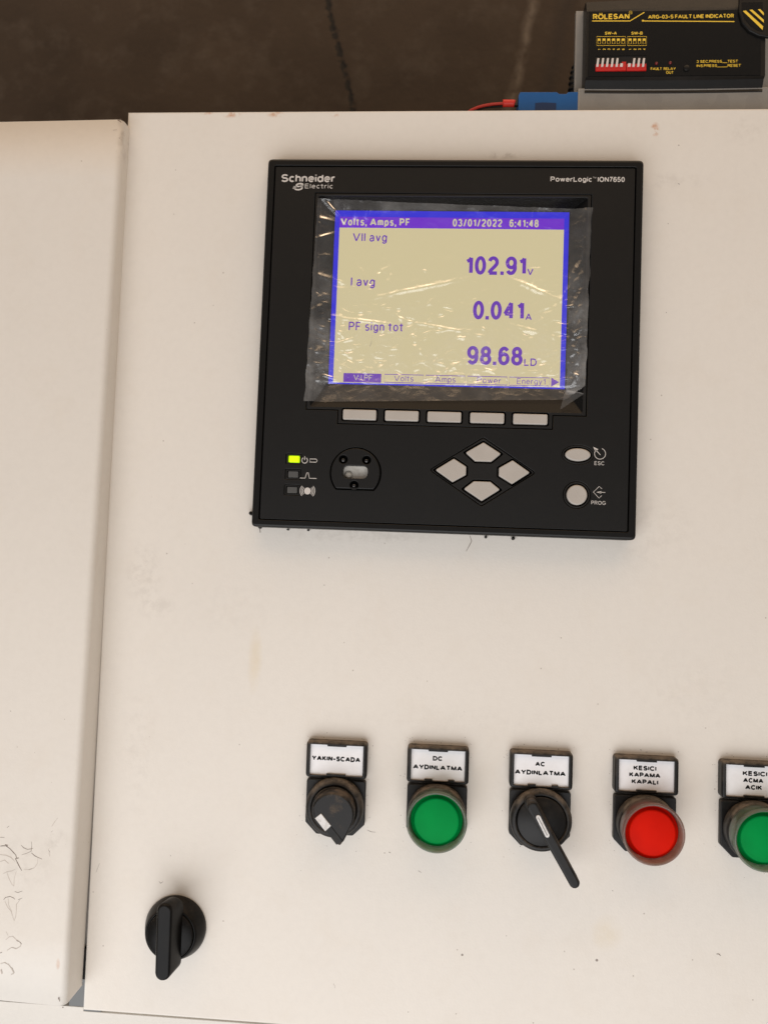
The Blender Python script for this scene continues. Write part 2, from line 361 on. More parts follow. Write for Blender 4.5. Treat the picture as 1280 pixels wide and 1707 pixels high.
def rounded(p, r, n=5):
    p = ccw(p); m = len(p); out = []
    for i in range(m):
        a = Vector(p[i-1]); b = Vector(p[i]); c = Vector(p[(i+1) % m]); rr = r[i] if isinstance(r, (list, tuple)) else r
        u = (a-b); v = (c-b); lu, lv = u.length, v.length; u.normalize(); v.normalize()
        ang = u.angle(v); t = min(rr/math.tan(ang/2), lu*0.48, lv*0.48); rr = t*math.tan(ang/2)
        if rr < 1e-4: out.append((b.x, b.y)); continue
        P = b+u*t; Q = b+v*t
        for k in range(n+1):
            s_ = k/n; q = P*(1-s_)**2 + b*2*s_*(1-s_) + Q*s_**2; out.append((q.x, q.y))
    return out
def rect(x0, x1, z0, z1, r=0, n=5):
    p = [(x0,z0),(x1,z0),(x1,z1),(x0,z1)]; return rounded(p, r, n) if r else p
def circ(cx, cz, rx, rz=None, n=40): 
    rz = rz or rx; return [(cx+rx*math.cos(2*math.pi*i/n), cz+rz*math.sin(2*math.pi*i/n)) for i in range(n)]
def thing(name, label, cat, x=0, z=0, h=0, group=None):
    o = bpy.data.objects.new(name, None); COL.objects.link(o); o.empty_display_size = 0.01
    o.location = (x*MM, -h*MM, z*MM); o['label'] = label; o['category'] = cat
    if group: o['group'] = group
    return o
def tag(o, label, cat, group=None):
    o['label'] = label; o['category'] = cat
    if group: o['group'] = group
    return o
# ---------------------------------------------------------------- wall behind the cabinet
WH = -260
t = NT('grimy_brown_concrete')
n1 = t.noise(7, 6, 0.6); n2 = t.noise(40, 5, 0.65); n3 = t.noise(2.2, 3, 0.5)
c = t.mix(t.ramp(n1, 0.3, 0.75), (0.030,0.017,0.008), (0.064,0.041,0.024))
c = t.mix(t.math('MULTIPLY', t.ramp(n2, 0.5, 0.8), 0.5), c, (0.11,0.085,0.063))
c = t.mix(t.math('MULTIPLY', t.ramp(n3, 0.45, 0.7), 0.5), c, (0.055,0.035,0.02))
def streak(px, top, bot, w):
    (xa, za), (xb, zb) = at(px[0], top, WH), at(px[1], bot, WH)
    sp = t.new('ShaderNodeSeparateXYZ'); t.l.new(t.coord(), sp.inputs[0])
    wob = t.math('MULTIPLY_ADD', t.noise(24, 4, 0.7), 0.016, -0.008)
    k = (xb-xa)/(zb-za)
    cx = t.math('MULTIPLY_ADD', sp.outputs['Z'], k, (xa-k*za)*MM)
    dx = t.math('ABSOLUTE', t.math('ADD', t.math('SUBTRACT', sp.outputs['X'], cx), wob))
    return t.math('SUBTRACT', 1.0, t.math('DIVIDE', dx, w*MM), clamp=True)
s1 = streak((893,848), 0, 180, 6.5); s2 = streak((945,905), 0, 180, 11); s3 = streak((546,584), 0, 160, 3.6)
c = t.mix(t.math('MULTIPLY', t.math('MULTIPLY', s1, t.ramp(t.noise(60,5,0.7),0.3,0.6)), 0.42), c, (0.33,0.27,0.21))
c = t.mix(t.math('MULTIPLY', s2, 0.65), c, (0.03,0.02,0.014))
c = t.mix(t.math('MULTIPLY', t.math('GREATER_THAN', t.math('MULTIPLY', s3, t.ramp(t.noise(170,2,0.5),0.36,0.52)), 0.25), 0.9), c, (0.008,0.006,0.004))
t.col(c).rough(0.8); t.bump(t.math('ADD', t.noise(120,5,0.7), t.math('MULTIPLY', s3, -2)), 0.5, 0.002)
w = MB()
w.box(-900, 900, -700, 900, WH-40, WH)
tag(w.build('concrete_wall', t.m), 'dark brown grimy concrete wall behind and above the cabinet, with streaks', 'wall')
# ---------------------------------------------------------------- cabinet
dark_hole = simple('dark_interior', (0.012,0.010,0.008), 0.9).m
grey_steel = simple('bare_grey_steel', (0.15,0.155,0.155), 0.5, 0.2).m
cab = thing('electrical_cabinet', 'cream painted steel switchgear cabinet with a wide door and a narrower side door', 'electrical cabinet', 0, -345, 0)
def rel(o):                                       # shift a part made in door coordinates under a thing placed elsewhere
    o.matrix_parent_inverse = Matrix.Translation(-o.parent.location); return o
b = MB(); b.box(-420, 420, -440, 108, -150, -22); rel(b.build('body', dark_hole, cab))
b = MB(); b.prism([(-420,-440),(420,-440),(420,-349.55),(-178,-349.55),(-178,-347.5),(-420,-347.5)], -21.9, -6.0, 0.3); rel(b.build('bottom_rail', paint_frame, cab))
b = MB(); b.prism([(-186,-352),(-169,-352),(-169,-322),(-186,-333)], -21.8, -6.3); rel(b.build('corner_gusset', grey_steel, cab))
b = MB(); b.box(-190, -160, -322, 105, -21.5, -5.0); rel(b.build('centre_post', paint_frame, cab))
b = MB(); b.box(-178.2, -174.6, -331, -316, -21.6, -1.6); rel(b.build('gap_shade_strip', M['well'], cab))  # black strip put in for the shade in the slit between the doors
def corrug(px, py, pts, w, mb, h=0.06, hf=None):
    """dark paint chip or scratch drawn as a sliver on the door face"""
    P = []
    for x, y in pts:
        hh = hf(px+x, py+y) if hf else 0
        q = at(px+x, py+y, hh); P.append((q[0], q[1], hh))
    for i in range(len(P)-1):
        (x0,z0,h0),(x1,z1,h1) = P[i], P[i+1]; d = Vector((x1-x0, z1-z0))
        if d.length < 1e-5: continue
        d.normalize(); w = w; wa = w*(0.45 if i == 0 else 0.5+0.5*random.random()); wb = w*(0.4 if i == len(P)-2 else 0.5+0.5*random.random())
        na = (-d.y*wa/2, d.x*wa/2); nb = (-d.y*wb/2, d.x*wb/2)
        mb.f([mb.v(x0-na[0],z0-na[1],h0+h), mb.v(x1-nb[0],z1-nb[1],h1+h), mb.v(x1+nb[0],z1+nb[1],h1+h), mb.v(x0+na[0],z0+na[1],h0+h)])
chip = simple('dark_scratch', (0.20,0.155,0.125), 0.7).m
soft = simple('pale_scratch', (0.56,0.50,0.44), 0.6).m
b = MB(); b.use(paint_right)
b.prism(rect(-175.9, 420, -345.6, 127.8), -18, 0, 1.3, 4)
b.use(chip)
for (px, py, pts, ww) in [(783,893,[(0,0),(3,9),(-1,17),(-6,26)],.5),(1194,1591,[(0,0),(4,0),(7,3)],.7),(540,975,[(0,0),(1,1)],.7),(265,1470,[(0,0),(3,3),(7,0)],.25),
                          (160,1455,[(0,0),(6,-15)],.22),(556,1640,[(0,0),(3,8)],.2),(612,1384,[(0,0),(6,3),(14,4)],.25),(648,1421,[(0,0),(3,1)],.6),(697,1452,[(0,0),(5,3)],.4),(433,881,[(0,0),(1,7)],.9),
                          (1067,1250,[(0,0),(2,1)],.6),(1020,1485,[(0,0),(2,1)],.5),(155,1487,[(0,0),(1,1)],.7),(284,1426,[(0,0),(1,2)],.4),(1110,520,[(0,0),(1,1)],.6),(1113,372,[(0,0),(1,1)],.6),(1130,305,[(0,0),(3,2)],.5)]:
    corrug(px, py, pts, ww, b)
for cx in (-49.3, 1.6, 52.6, 103.6, 154.8):       # grit caught in the paint round the switches
    for k in range(34):
        side = random.random()
        if side < 0.4: x_, z_ = cx+random.choice((-1,1))*(15.8+abs(random.gauss(0,1.2))), random.uniform(-247,-203)
        elif side < 0.75: x_, z_ = cx+random.uniform(-17,17), -202.2+abs(random.gauss(0,1.4))
        else: x_, z_ = cx+random.uniform(-20,20), -249-abs(random.gauss(0,6))
        a = random.uniform(0,3.1); L = random.uniform(0.12,0.5); w_ = random.uniform(0.08,0.22)
        b.line([(x_,z_),(x_+L*math.cos(a),z_+L*math.sin(a))], w_, 0.06)
rel(b.build('door', None, cab, label='wide cream door carrying the meter and the row of switches'))
sealant = black_plastic('black_sealant', 0.01, 0.6, 0.3, 0.5)
# side door (stands slightly proud, more so at its foot)
tr = (*at(204,197,10), 10); tl = (*at(0,201,8.2), 8.2); br = (*at(107,1680,19), 19); bl = (*at(0,1669,18), 18)
def ext(a, b_, k): return tuple(a[i]+(b_[i]-a[i])*k for i in range(3))
TL = ext(tr, tl, 2.4); BL = ext(br, bl, 4.6)
TL = (TL[0], tr[1], TL[2]); BL = (TL[0], br[1], BL[2])
def hleft(px, py):
    h = 14.0
    for _ in range(6):
        x, z = at(px, py, h); v_ = (z-br[1])/(tr[1]-br[1]); u = (x-TL[0])/(tr[0]-TL[0])
        hr = br[2]+(tr[2]-br[2])*v_; hl = BL[2]+(TL[2]-BL[2])*v_; h = hl+(hr-hl)*u
    return h
b = MB(); b.use(paint_left)
N = 14
cols = []
D = 19
prof = []                                          # (u offset from the right edge, drop)
R = 3.2
rows = []
for j in range(N+1):
    v_ = j/N
    xr = br[0]+(tr[0]-br[0])*v_; zr = br[1]+(tr[1]-br[1])*v_; hr = br[2]+(tr[2]-br[2])*v_; hl = BL[2]+(TL[2]-BL[2])*v_
    edge = 1.0 if j in (0, N) else 0
    pr = [(TL[0], hl)]
    pr.append((xr-R-30, hl+(hr-hl)*((xr-R-30)-TL[0])/(xr-TL[0]))); 
    for k in range(9):
        a = math.pi/2*k/8; pr.append((xr-R+R*math.sin(a), hr-R+R*math.cos(a)))
    pr.append((xr, hr-D))
    rows.append((pr, zr))
rr = []
def addrow(pr, z, dz, inh):
    rr.append([b.v(x-(inh if i >= 2 else 0)*0.0, z+dz, h-inh) for i, (x, h) in enumerate(pr)])
pr0, z0_ = rows[0]; prN, zN = rows[-1]
rr.append([b.v(x, z0_, hh-D if i < len(pr0)-1 else hh) for i, (x, hh) in enumerate(pr0)])
addrow(pr0, z0_, 0, 1.0); addrow(pr0, z0_, 0.3, 0.3)
for pr, z in rows[1:-1]: rr.append([b.v(x, z, hh) for x, hh in pr])
addrow(prN, zN, -0.3, 0.3); addrow(prN, zN, 0, 1.0)
rr.append([b.v(x, zN, hh-D if i < len(prN)-1 else hh) for i, (x, hh) in enumerate(prN)])
for i in range(len(rr)-1):
    for k in range(len(rr[i])-1): b.f([rr[i][k], rr[i][k+1], rr[i+1][k+1], rr[i+1][k]], smooth=(2 <= i < len(rr)-3 or True))
def crack(px, py, pts, ww, mat): b.use(mat); corrug(px, py, [(x+random.uniform(-.7,.7), y+random.uniform(-.7,.7)) for x, y in pts], ww*0.95, b, 0.12, hleft)
CR = [ # traced in photo pixels
 ([(0,1411),(5,1410),(11,1411),(17,1416),(22,1420),(26,1426),(28,1432),(31,1431),(26,1432),(29,1438),(33,1447),(37,1452)],.5,chip),
 ([(8,1409),(13,1410)],.9,chip),([(35,1409),(39,1413),(46,1416),(52,1415),(56,1415)],.35,chip),([(52,1403),(53,1411),(52,1420),(45,1423),(36,1425)],.3,chip),
 ([(52,1422),(58,1427),(63,1430),(71,1432)],.45,chip),([(63,1431),(62,1440),(58,1447),(50,1451),(40,1450)],.35,soft),([(47,1451),(57,1448)],.35,chip),
 ([(0,1425),(10,1426),(18,1430),(25,1437)],.4,soft),([(0,1438),(8,1434),(15,1440)],.4,soft),([(5,1458),(12,1454),(20,1452),(26,1450)],.3,soft),([(12,1454),(15,1465),(20,1475),(23,1477),(24,1465),(27,1452)],.3,soft),
 ([(80,1416),(86,1411),(95,1409),(101,1411),(104,1418),(102,1427),(96,1431),(89,1432),(83,1428),(80,1420)],.3,soft),([(82,1418),(88,1421),(94,1425),(97,1431)],.3,soft),([(99,1405),(104,1401),(108,1405),(110,1415),(108,1424),(103,1430)],.35,soft),
 ([(80,1417),(83,1422),(84,1430)],.35,chip),([(87,1378),(92,1370),(97,1364),(99,1365)],1.0,soft),([(93,1366),(98,1364),(100,1365)],.6,chip),([(12,1380),(15,1377)],.4,chip),([(0,1397),(7,1397)],.4,chip),([(85,1388),(88,1385)],.3,chip),
 ([(25,1487),(30,1488),(37,1486)],.4,chip),([(6,1500),(10,1497),(17,1495),(23,1497),(26,1500)],.35,chip),([(30,1501),(37,1498)],.4,chip),([(8,1502),(13,1512),(19,1520),(22,1530),(24,1536)],.3,soft),([(33,1500),(28,1508),(27,1518),(26,1528),(23,1536)],.4,soft),([(14,1498),(15,1510),(20,1520)],.3,soft),
 ([(10,1568),(16,1562),(22,1561),(26,1567),(31,1569),(36,1573),(34,1578),(27,1582),(20,1580),(12,1585)],.4,soft),([(28,1569),(34,1571),(36,1574)],.5,chip),([(11,1553),(13,1560)],.3,soft),([(0,1589),(3,1588)],.5,chip),
 ([(0,1608),(8,1606),(14,1610),(20,1617),(23,1623),(18,1626)],.4,soft),([(2,1617),(3,1625)],1.2,soft),([(19,1615),(23,1622)],1.1,soft),([(98,1664),(99,1670)],.8,chip),([(104,1679),(105.5,1680)],1.4,chip),([(97,1667),(101,1664)],.3,chip),
 ([(196,200),(200,201),(203,204)],.9,chip),([(189,216),(196,216)],.3,chip),([(199,228),(200,231)],.5,chip),([(201,197),(203,199)],.8,chip)]
for pts, ww, mt in CR: crack(0, 0, pts, ww, mt)
rel(b.build('door', None, cab, label='side door at the left with cracked peeling paint near its foot'))
# ---------------------------------------------------------------- power meter
ROLL = -0.0054
meter = thing('power_meter', 'square black panel meter with a lit colour display set into the wide door', 'power meter', 0, 0, 0)
meter.rotation_euler = (0, -ROLL, 0)
FZ = 9.7
b = MB(); b.holed(rounded(rect(-96,96,-96,96), 2.6), [rect(-92.3,92.3,-92.3,92.3,1.0,3)], 0, 10.2, 1.4, 0.25)
b.build('bezel', M['bezel'], meter)
mouth = rect(-68.6, 68.6, -33.4, 76.6, 1.2, 3)
tabpoly = [(-70.6,78.2),(-70.6,-35.2),(-54.2,-35.2),(-54.2,-42.2),(54.2,-42.2),(54.2,-35.2),(70.6,-35.2),(70.6,78.2)]
keys = [(-42.9+21.45*i, -37.2) for i in range(5)]
AR = {'up':[(20,-49.6),(28.9,-55.1),(24.2,-59.2),(16.1,-59.2),(11.2,-55.0)], 'left':[(5.5,-58.2),(11.8,-62.1),(11.8,-66.2),(5.2,-70.1),(-3.6,-64.2)],
      'right':[(34.7,-58.2),(43.5,-64.1),(34.8,-70.1),(28.1,-66.2),(28.1,-62.2)], 'down':[(15.8,-69.3),(24.0,-69.3),(28.9,-73.1),(20.0,-79.1),(10.9,-73.3)]}
dia = [(19.9,-46.9),(46.6,-64.1),(20.0,-81.8),(-6.8,-64.2)]
ledc = [(-75.7,-60.7),(-75.7,-68.6),(-75.9,-76.6)]
portp = [( -43.8+13.0*math.cos(a), -66.9+13.0*math.sin(a)) for a in [math.radians(-42+264*i/40) for i in range(41)]]
b = MB()
b.holed(rect(-91.8,91.8,-91.8,91.8,0.8,3),
    [tabpoly, rounded(dia,1.4,4), circ(66.8,-54.4,7.9,4.9), circ(66.8,-74.5,6.8), portp] + [rect(x-4.0,x+4.0,z-2.7,z+2.7,0.6,3) for x, z in ledc], 1.5, FZ, 0.25, 0.3)
b.build('faceplate', M['face'], meter)
b = MB(); b.flat(rect(-91.9,91.9,-91.9,-34.0), 1.6)
b.flat(rect(-91.9,91.9,77.5,91.9), 1.6); b.flat(rect(-91.9,-69.0,-34.0,77.5), 1.6); b.flat(rect(69.0,91.9,-34.0,77.5), 1.6)
b.build('backing', M['well'], meter)
b = MB(); b.holed(inset(ccw(tabpoly), 0.45), [mouth] + [rect(x-9.3,x+9.3,z-3.4,z+3.4,1.2,4) for x, z in keys], 1.7, FZ-0.15, 0.2, 0.25)
b.build('display_frame', M['frame'], meter)
LX0, LX1, LZ0, LZ1 = -60.7, 60.7, -20.0, 72.2
b = MB()
mo = rect(-68.6, 68.6, -33.4, 76.6); li = rect(LX0, LX1, LZ0, LZ1)
a0 = b.ring(mo, 8.9); a1 = b.ring(li, 2.0); b.bridge(a0, a1)
b.build('display_recess', M['recess'], meter)
lcd_blue = emit('lcd_blue', (0.006,0.002,0.66)); lcd_bg = emit('lcd_beige', (0.66,0.565,0.32)); lcd_pur = emit('lcd_purple', (0.14,0.0,0.58)); lcd_txt = emit('lcd_purple_text', (0.115,0.006,0.42))
lcd_pale = emit('lcd_pale_text', (0.62,0.56,0.36))
b = MB(); b.flat(li, 2.0); scr = b.build('screen', lcd_blue, meter, label='lit display showing three purple readings on beige with a blue border')
b = MB(); b.flat(rect(-58.2,58.2,-19.2,63.0), 2.06); b.build('display_area', lcd_bg, scr)
b = MB(); b.flat(rect(-58.2,58.2,63.1,68.8), 2.06); b.build('title_bar', lcd_pur, scr)
b = MB(); b.text('Volts, Amps, PF', -57.6, -21.2, 64.1, 4.1, 2.12, 0.022, 1.02); b.build('title_lettering', lcd_pale, scr); b = MB(); b.text('03/01/2022', 0.9, 26.5, 64.1, 4.1, 2.12, 0.018); b.text('6:41:48', 30.2, 45.2, 64.1, 4.1, 2.12, 0.018)
b.build('clock_lettering', lcd_pale, scr)
b = MB()
b.text('Vll avg', -51.0, -33.0, 55.6, 4.7, 2.12, 0.004); b.text('I avg', -51.0, -38.4, 31.8, 4.9, 2.12, 0.004); b.text('PF sign tot', -51.2, -22.8, 8.2, 4.7, 2.12, 0.004)
b.build('row_lettering', lcd_txt, scr); b = MB()
for s_, xa, xb, z in (('102.91', 8.2, 39.6, 38.8), ('0.041', 12.9, 39.2, 15.3), ('98.68', 10.6, 39.0, -8.4)):
    b.text(s_, xa, xb, z, 9.8, 2.12, 0.021, 0.6)
b.build('reading', lcd_txt, scr); b = MB()
b.text('V', 40.0, 43.2, 38.8, 3.7, 2.12, 0.012); b.build('unit_lettering', lcd_txt, scr); b = MB(); b.text('A', 39.8, 43.0, 15.3, 3.7, 2.12, 0.012); b.text('LD', 39.8, 46.2, -8.4, 3.9, 2.12, 0.012)
b.build('unit_lettering', lcd_txt, scr); b = MB()
for i, s_ in enumerate(('Volts', 'Amps', 'Power', 'Energy1')):
    x0 = -31.6+21.4*i; x1 = x0+20.2
    b.line([(x0,-14.4),(x1,-14.4),(x1,-18.6),(x0,-18.6)], 0.35, 2.12, True)
    wv = (10.0, 10.5, 12.2, 14.4)[i]; xm = (x0+x1)/2 + (0,0,1,1)[i]; b.text(s_, xm-wv/2, xm+wv/2, -17.9, 3.0, 2.12, -0.006)
b.flat([(53.8,-14.2),(53.8,-18.9),(57.8,-16.5)], 2.12)
b.flat(rect(-52.9,-33.2,-18.9,-14.2), 2.10)
b.build('tab_row', lcd_txt, scr)
b = MB(); b.text('V.I.PF', -47.6, -37.8, -17.9, 3.0, 2.16, -0.006); b.build('tab_lettering', lcd_pale, scr)
for x, z in keys:
    b = MB(); b.prism(rect(x-8.5,x+8.5,z-2.6,z+2.6,0.9,5), 1.8, FZ+0.5, 0.5); b.build('soft_key', M['key'], meter)
b = MB(); b.holed(inset(ccw(rounded(dia,1.4,4)), 0.4), [rounded(inset(ccw(p), -0.9), 0.9, 4) for p in AR.values()], 1.7, FZ-0.1, 0.15, 0.25)
b.build('keypad_frame', M['frame'], meter)
for nm, p in AR.items():
    b = MB(); b.prism(rounded(p, 0.7, 4), 1.8, FZ+0.6, 0.45); b.build('arrow_key', M['key'], meter)
# shallow rims round the two keys
for cx, cz, rx, rz, nm in ((66.8,-54.4,6.2,3.2,'oval_key'),(66.8,-74.5,5.0,5.0,'round_key')):
    k = 1.15
    b = MB(); b.holed(circ(cx,cz,rx+1.55,rz+1.55), [circ(cx,cz,rx+0.75,rz+0.75)], 1.7, FZ-0.1, 0.2, 0.2); b.build('key_rim', M['frame'], meter)
    b = MB(); b.prism(circ(cx,cz,rx,rz,48), 1.8, FZ+0.6, 0.7, 5); b.build(nm, M['key'], meter)
led_on = emit('green_yellow_lamp', (0.62,1.0,0.0), 1.0, (0.3,0.5,0)); led_off = simple('grey_lamp', (0.085,0.085,0.082), 0.35).m
for i, (x, z) in enumerate(ledc):
    b = MB(); b.holed(rect(x-3.8,x+3.8,z-2.5,z+2.5,0.5,3), [rect(x-3.1,x+3.1,z-1.9,z+1.9,0.3,2)], 1.7, FZ-0.3, 0.15, 0.1); rim = b.build('lamp_rim', M['frame'], meter)
    b = MB(); b.prism(rect(x-2.6,x+2.6,z-1.6,z+1.6,0.3,3), 1.8, FZ-0.6, 0.2); b.build('status_lamp', led_on if i == 0 else led_off, meter, label='glowing yellow green status lamp' if i == 0 else 'unlit grey status lamp')
# optical port
b = MB()
inner = inset(ccw(portp), 0.5)
pegs = [(-50.2,-60.3),(-38.4,-60.3),(-44.2,-73.2)]
win = rect(-50.4,-37.6,-69.8,-63.2,3.0,8)
b.holed(inner, [win]+[circ(x,z,2.2,None,24) for x, z in pegs], 1.7, FZ+0.9, 0.6, 0.3); port = b.build('optical_port', M['face'], meter)
b = MB(); 
for x, z in pegs: b.flat(circ(x,z,2.3,None,24), 4.0)
b.build('socket_floor', M['well'], port)
for x, z in pegs:
    b = MB(); b.lathe(x-0.15, z-0.3, [(1.1,4.0),(1.1,9.2),(0.95,9.7),(0.6,9.95),(0.1,10)], 20); b.build('peg', M['peg'], port)
t = NT('clear_window_plastic'); t.col(t.mix(t.ramp(t.noise(260,4,0.6),0.3,0.7),(0.85,0.83,0.76),(0.50,0.46,0.40))).rough(0.12); t.p.inputs['Coat Weight'].default_value = 1; t.bump(t.noise(420,2),0.6,0.0006)
b = MB(); b.prism(rect(-50.6,-37.4,-70.0,-63.0,3.0,8), 1.8, 6.5, 0.3); wn = b.build('window', t.m, port)
t2 = NT('window_bulb'); t2.col((0.70,0.68,0.62)).rough(0.08); t2.p.inputs['Transmission Weight'].default_value = 0.35
b = MB(); b.lathe(-47.6, -68.0, [(2.1,6.5),(2.0,7.3),(1.5,7.9),(0.8,8.2),(0.2,8.3)], 24); b.build('bulb', t2.m, wn)
# printed marks on the faceplate
PR = FZ+0.05
b = MB()
b.text('Schneider', -88.6, -60.4, 83.6, 4.2, PR, 0.022, 0.5); b.text('Electric', -76.0, -61.4, 80.3, 2.5, PR, 0.002, 1.1)
b.text('S', -81.9, -77.4, 79.2, 4.0, PR, 0.02, 1, 0.35)
for k in range(3): b.line([(-82.4+0.2*k,80.2+0.55*k),(-80.6+0.2*k,80.2+0.55*k)], 0.28, PR); b.line([(-79.0+0.2*k,81.0+0.55*k),(-77.0+0.2*k,81.0+0.55*k)], 0.28, PR)
b.build('brand_lettering', M['print'], meter); b = MB()
b.text('PowerLogic', 49.6, 70.4, 84.6, 2.65, PR, 0.018, 0.6); b.text('ION7650', 73.2, 86.6, 84.6, 2.65, PR, 0.018, 0.6); b.text('TM', 70.7, 72.3, 86.4, 0.8, PR, 0)
b.build('model_lettering', M['print'], meter); b = MB()
def arc(cx, cz, r, a0, a1, n=20): return [(cx+r*math.cos(math.radians(a0+(a1-a0)*i/n)), cz+r*math.sin(math.radians(a0+(a1-a0)*i/n))) for i in range(n+1)]
b.line(arc(-70,-61.3,1.45,120,420), 0.35, PR); b.line([(-70,-59.3),(-70,-61.2)], 0.35, PR)
b.line([(-67.3,-62.1),(-67.3,-60.5),(-64.1,-60.5),(-63.6,-61.3),(-64.1,-62.1)], 0.35, PR, True)
b.build('power_icon', M['print'], meter); b = MB()
b.line([(-72.0,-70.4),(-69.4,-70.4),(-68.6,-67.6),(-67.9,-67.6),(-67.2,-70.4),(-63.6,-70.4)], 0.33, PR)
b.build('pulse_icon', M['print'], meter); b = MB()
b.flat(circ(-67.9,-76.9,1.75,None,24), PR)
for r in (2.4,3.1,3.8): b.line(arc(-67.9,-76.9,r,-42,42,10), 0.3, PR); b.line(arc(-67.9,-76.9,r,138,222,10), 0.3, PR)
b.build('signal_icon', M['print'], meter); b = MB()
b.line(arc(77.6,-53.6,2.7,-215,72,28), 0.3, PR); b.line([(77.8,-54.2),(75.2,-51.5)], 0.32, PR); b.flat([(74.2,-50.2),(76.7,-51.4),(75.3,-52.8)], PR)
b.text('ESC', 75.0, 79.8, -59.3, 1.9, PR, 0.0)
b.build('escape_icon', M['print'], meter); b = MB()
b.line([(78.9,-71.1),(77.6,-69.9),(74.8,-72.8),(77.6,-75.7),(78.9,-74.4)], 0.28, PR); b.line([(77.5,-72.8),(80.6,-72.8)], 0.28, PR); b.flat([(76.2,-72.8),(78.6,-72.2),(78.6,-73.4)], PR)
b.text('PROG', 73.9, 80.9, -79.0, 1.9, PR, 0.0)
b.build('program_icon', M['print'], meter)
# blobs of sealant squeezed out round the meter
for px, py, r in ((418,857,1.1),(433,880,0.9),(812,895,0.7),(858,897,0.9),(480,884,0.5),(514,885,0.5)):
    x, z = at(px, py, 4); b = MB(); b.lathe(x, z, [(r,0),(r*0.9,2.5),(r*0.5,4.0),(0.1,4.6)], 8); b.build('sealant_blob', sealant, meter)
# ---------------------------------------------------------------- protective film
t = NT('crinkled_clear_film')
tr_ = t.new('ShaderNodeBsdfTransparent'); tr_.inputs[0].default_value = (0.97,0.97,0.98,1)
gl = t.new('ShaderNodeBsdfGlossy'); gl.inputs['Roughness'].default_value = 0.24; gl.inputs['Color'].default_value = (1,1,1,1)
df = t.new('ShaderNodeBsdfDiffuse'); df.inputs[0].default_value = (0.75,0.74,0.72,1)
lw = t.new('ShaderNodeFresnel'); lw.inputs['IOR'].default_value = 1.45
bp = t.new('ShaderNodeBump'); bp.inputs['Strength'].default_value = 0.22; bp.inputs['Distance'].default_value = 0.0005
t.l.new(t.noise(260, 3, 0.6), bp.inputs['Height']); t.l.new(bp.outputs[0], gl.inputs['Normal'])
mx1 = t.new('ShaderNodeMixShader'); t.l.new(t.math('MULTIPLY_ADD', lw.outputs[0], 1.0, 0.07, clamp=True), mx1.inputs[0]); t.l.new(tr_.outputs[0], mx1.inputs[1]); t.l.new(gl.outputs[0], mx1.inputs[2])
mx2 = t.new('ShaderNodeMixShader'); at_ = t.new('ShaderNodeAttribute', attribute_name='haze_glare'); t.l.new(t.math('MULTIPLY', t.math('MULTIPLY_ADD', t.ramp(t.noise(70,5,0.7),0.35,0.75), 1.1, 0.25), at_.outputs['Fac']), mx2.inputs[0]); t.l.new(mx1.outputs[0], mx2.inputs[1]); t.l.new(df.outputs[0], mx2.inputs[2])
t.l.new(mx2.outputs[0], t.out.inputs[0])
FILM = t.m
film = MB()
NU, NV = 250, 200
TLf, TRf, BLf, BRf = Vector((-68.4,75.3)), Vector((71.0,70.6)), Vector((-71.6,-30.6)), Vector((69.2,-26.5))
seeds = []
for i in range(26):                                # creases: segments with a width and a height
    cx, cz = random.uniform(-66,66), random.uniform(-26,48); a = random.gauss(0.25,0.8); L = random.uniform(4,16)
    seeds.append((cx, cz, math.cos(a), math.sin(a), L, random.uniform(0.5,1.2), random.uniform(-0.55,0.75)))
for i in range(220):
    cx, cz = random.uniform(-66,66), random.uniform(-28,46); a = random.gauss(0.1,0.7); L = random.uniform(0.8,3.5)
    if cz > 22 and random.random() < .75: continue
    seeds.append((cx, cz, math.cos(a), math.sin(a), L, random.uniform(0.35,0.7), random.choice((-1,1))*random.uniform(0.35,0.9)))
for i in range(10): a = random.uniform(-0.2,0.7); seeds.append((-64.5+random.uniform(-1,1), 62-9*i+random.uniform(-4,4), math.cos(a), math.sin(a), random.uniform(2.5,6), random.uniform(0.8,1.8), random.uniform(0.3,0.8)))          # ripples where it bridges the left edge
for i in range(9): seeds.append((64.5, 40-8*i, math.cos(1.1), math.sin(1.1), 6, 1.1, 0.7))
for cx in (-55,-49,-43,42): seeds.append((cx, 71, 0.2, 0.98, 6, 1.4, 0.8))
seeds.append((-62, 71.5, 0.7, -0.71, 9, 0.7, 1.2)); seeds.append((-15, 30, 0.97, 0.22, 22, 1.0, 0.8)); seeds.append((44, 30, 0.9,-0.4, 16, 1.2, 0.8))
for k in range(len(seeds)):                        # the film lies flatter over the readings
    q = list(seeds[k])
    if 6 < q[0] < 47 and 10 < q[1] < 30: q[6] *= 0.3
    if 6 < q[0] < 47 and -12 < q[1] < 4: q[6] *= 0.5
    seeds[k] = tuple(q)
sd = np.array(seeds)
grid = []
